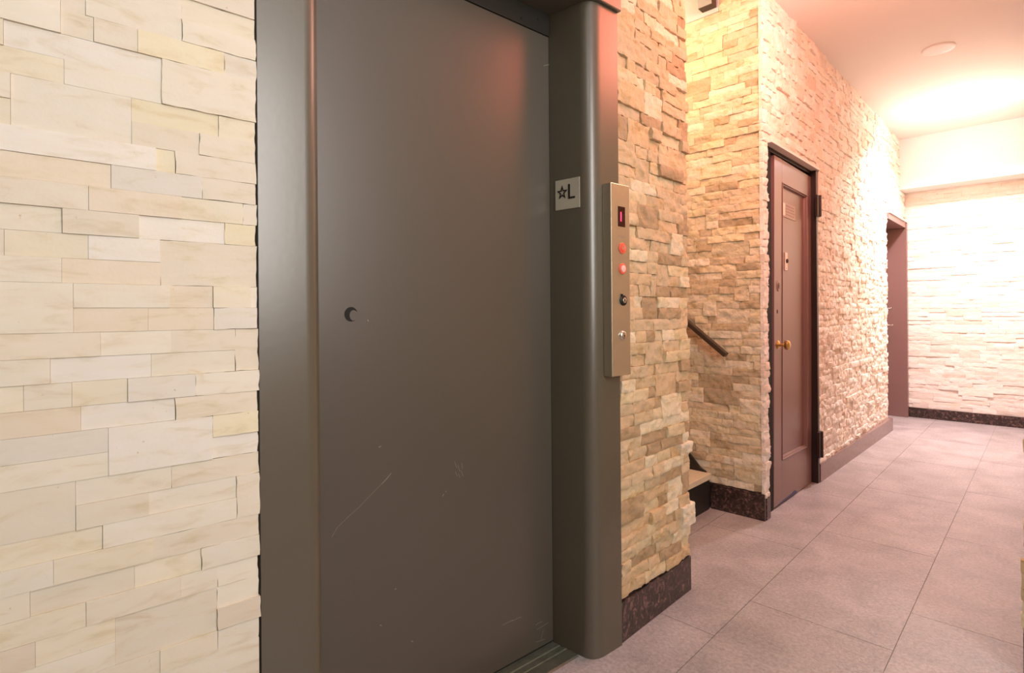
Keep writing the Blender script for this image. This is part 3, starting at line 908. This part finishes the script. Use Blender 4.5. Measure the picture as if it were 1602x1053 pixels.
# ------------------------------------------------------------------ ceiling fittings
sd = empty('smoke_detector', (-.535, 4.75, CEIL)); tag(sd, 'flat round white disc on the ceiling in front of the lit lamp', 'ceiling disc')
bm = bmesh.new(); add_lathe(bm, [(0, -.0005), (.094, -.0005), (.094, -.004), (.090, -.008), (.080, -.009), (0, -.009)][::-1], (0, 0, 0), (0, 0, 1), 40)
obj_bm('cover', bm, M['white_plastic'], sd, smooth=40)
LX, LY = -.515, 6.10
cl = empty('ceiling_lamp', (LX, LY, CEIL)); tag(cl, 'glaring round ceiling lamp near the far beam', 'lamp')
bm = bmesh.new(); add_lathe(bm, [(0, -.012), (.070, -.012), (.090, -.008), (.095, -.0005), (0, -.0005)], (0, 0, 0), (0, 0, 1), 40); obj_bm('lamp_ring', bm, M['white_plastic'], cl, smooth=40)
bm = bmesh.new(); add_lathe(bm, [(.068, -.0125), (.060, -.020), (.035, -.027), (0, -.029)], (0, 0, 0), (0, 0, 1), 40); obj_bm('lamp_lens', bm, M['lamp'], cl, smooth=60)

# ------------------------------------------------------------------ light
def light(name, typ, loc, power, col, size=.1, target=None, sy=None, shape='DISK', spread=None):
    l = bpy.data.lights.new(name, typ); l.energy = power; l.color = col
    if typ == 'AREA':
        l.shape = shape; l.size = size
        if sy: l.size_y = sy
        if spread: l.spread = spread
    else: l.shadow_soft_size = size
    o = bpy.data.objects.new(name, l); COL.objects.link(o); o.location = loc
    if target is not None:
        o.rotation_euler = (Vector(target) - Vector(loc)).to_track_quat('-Z', 'Y').to_euler()
    return o
light('corridor_lamp_light', 'POINT', (LX, LY, CEIL - .16), 10, (1, .82, .83), .07)
light('corridor_lamp_downlight', 'AREA', (LX, LY, CEIL - .035), 66, (1, .82, .81), .16, (LX, LY, 0), spread=2.35)
light('corridor_near_fill', 'POINT', (-.50, 2.85, CEIL - .22), 17, (1, .74, .62), .12)  # added fill out of view, evens out the corridor's falloff in peach
light('lobby_lamp_light', 'AREA', (.70, -.35, CEIL - .02), 12, (.98, .98, .98), .7, (.70, -.35, 0))
light('lobby_side_fill', 'AREA', (1.46, .80, 1.90), 51, (1, .965, .92), .80, (-1, .80, 1.75), 1.7, 'RECTANGLE')  # added side fill, lights the left wall and gives the jamb its sheen
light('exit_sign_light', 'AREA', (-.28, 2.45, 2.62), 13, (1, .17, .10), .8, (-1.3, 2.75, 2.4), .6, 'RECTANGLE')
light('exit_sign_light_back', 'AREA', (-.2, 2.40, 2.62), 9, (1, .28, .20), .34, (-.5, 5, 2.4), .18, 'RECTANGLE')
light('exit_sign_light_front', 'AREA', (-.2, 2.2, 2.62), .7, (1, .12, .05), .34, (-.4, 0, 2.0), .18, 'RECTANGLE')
light('stair_lamp_light', 'POINT', (-1.75, 2.60, 2.65), 19, (1, .78, .47), .08)

w = bpy.data.worlds.new('World'); SC.world = w; w.use_nodes = True
w.node_tree.nodes['Background'].inputs['Color'].default_value = (1, .93, .85, 1)
w.node_tree.nodes['Background'].inputs['Strength'].default_value = .05

# ------------------------------------------------------------------ camera
F_PX, YAW, ROLL = 868.3, math.radians(44.11), math.radians(.456)
cd = bpy.data.cameras.new('camera'); cam = bpy.data.objects.new('camera', cd); COL.objects.link(cam)
cd.sensor_fit = 'HORIZONTAL'; cd.sensor_width = 36; cd.lens = 36 * F_PX / 1602
cd.shift_y = -(526.5 - 489.7) / 1602
cd.clip_start = .02
R0 = Matrix.Rotation(YAW, 4, 'Z') @ Matrix.Rotation(PI / 2, 4, 'X')
cam.matrix_world = Matrix.Translation((0, 0, 1.15)) @ R0 @ Matrix.Rotation(-ROLL, 4, 'Z')
SC.camera = cam

vs = SC.view_settings
vs.view_transform = 'Standard'; vs.look = 'None'; vs.gamma = 1; vs.use_curve_mapping = False
vs.exposure = 0.0
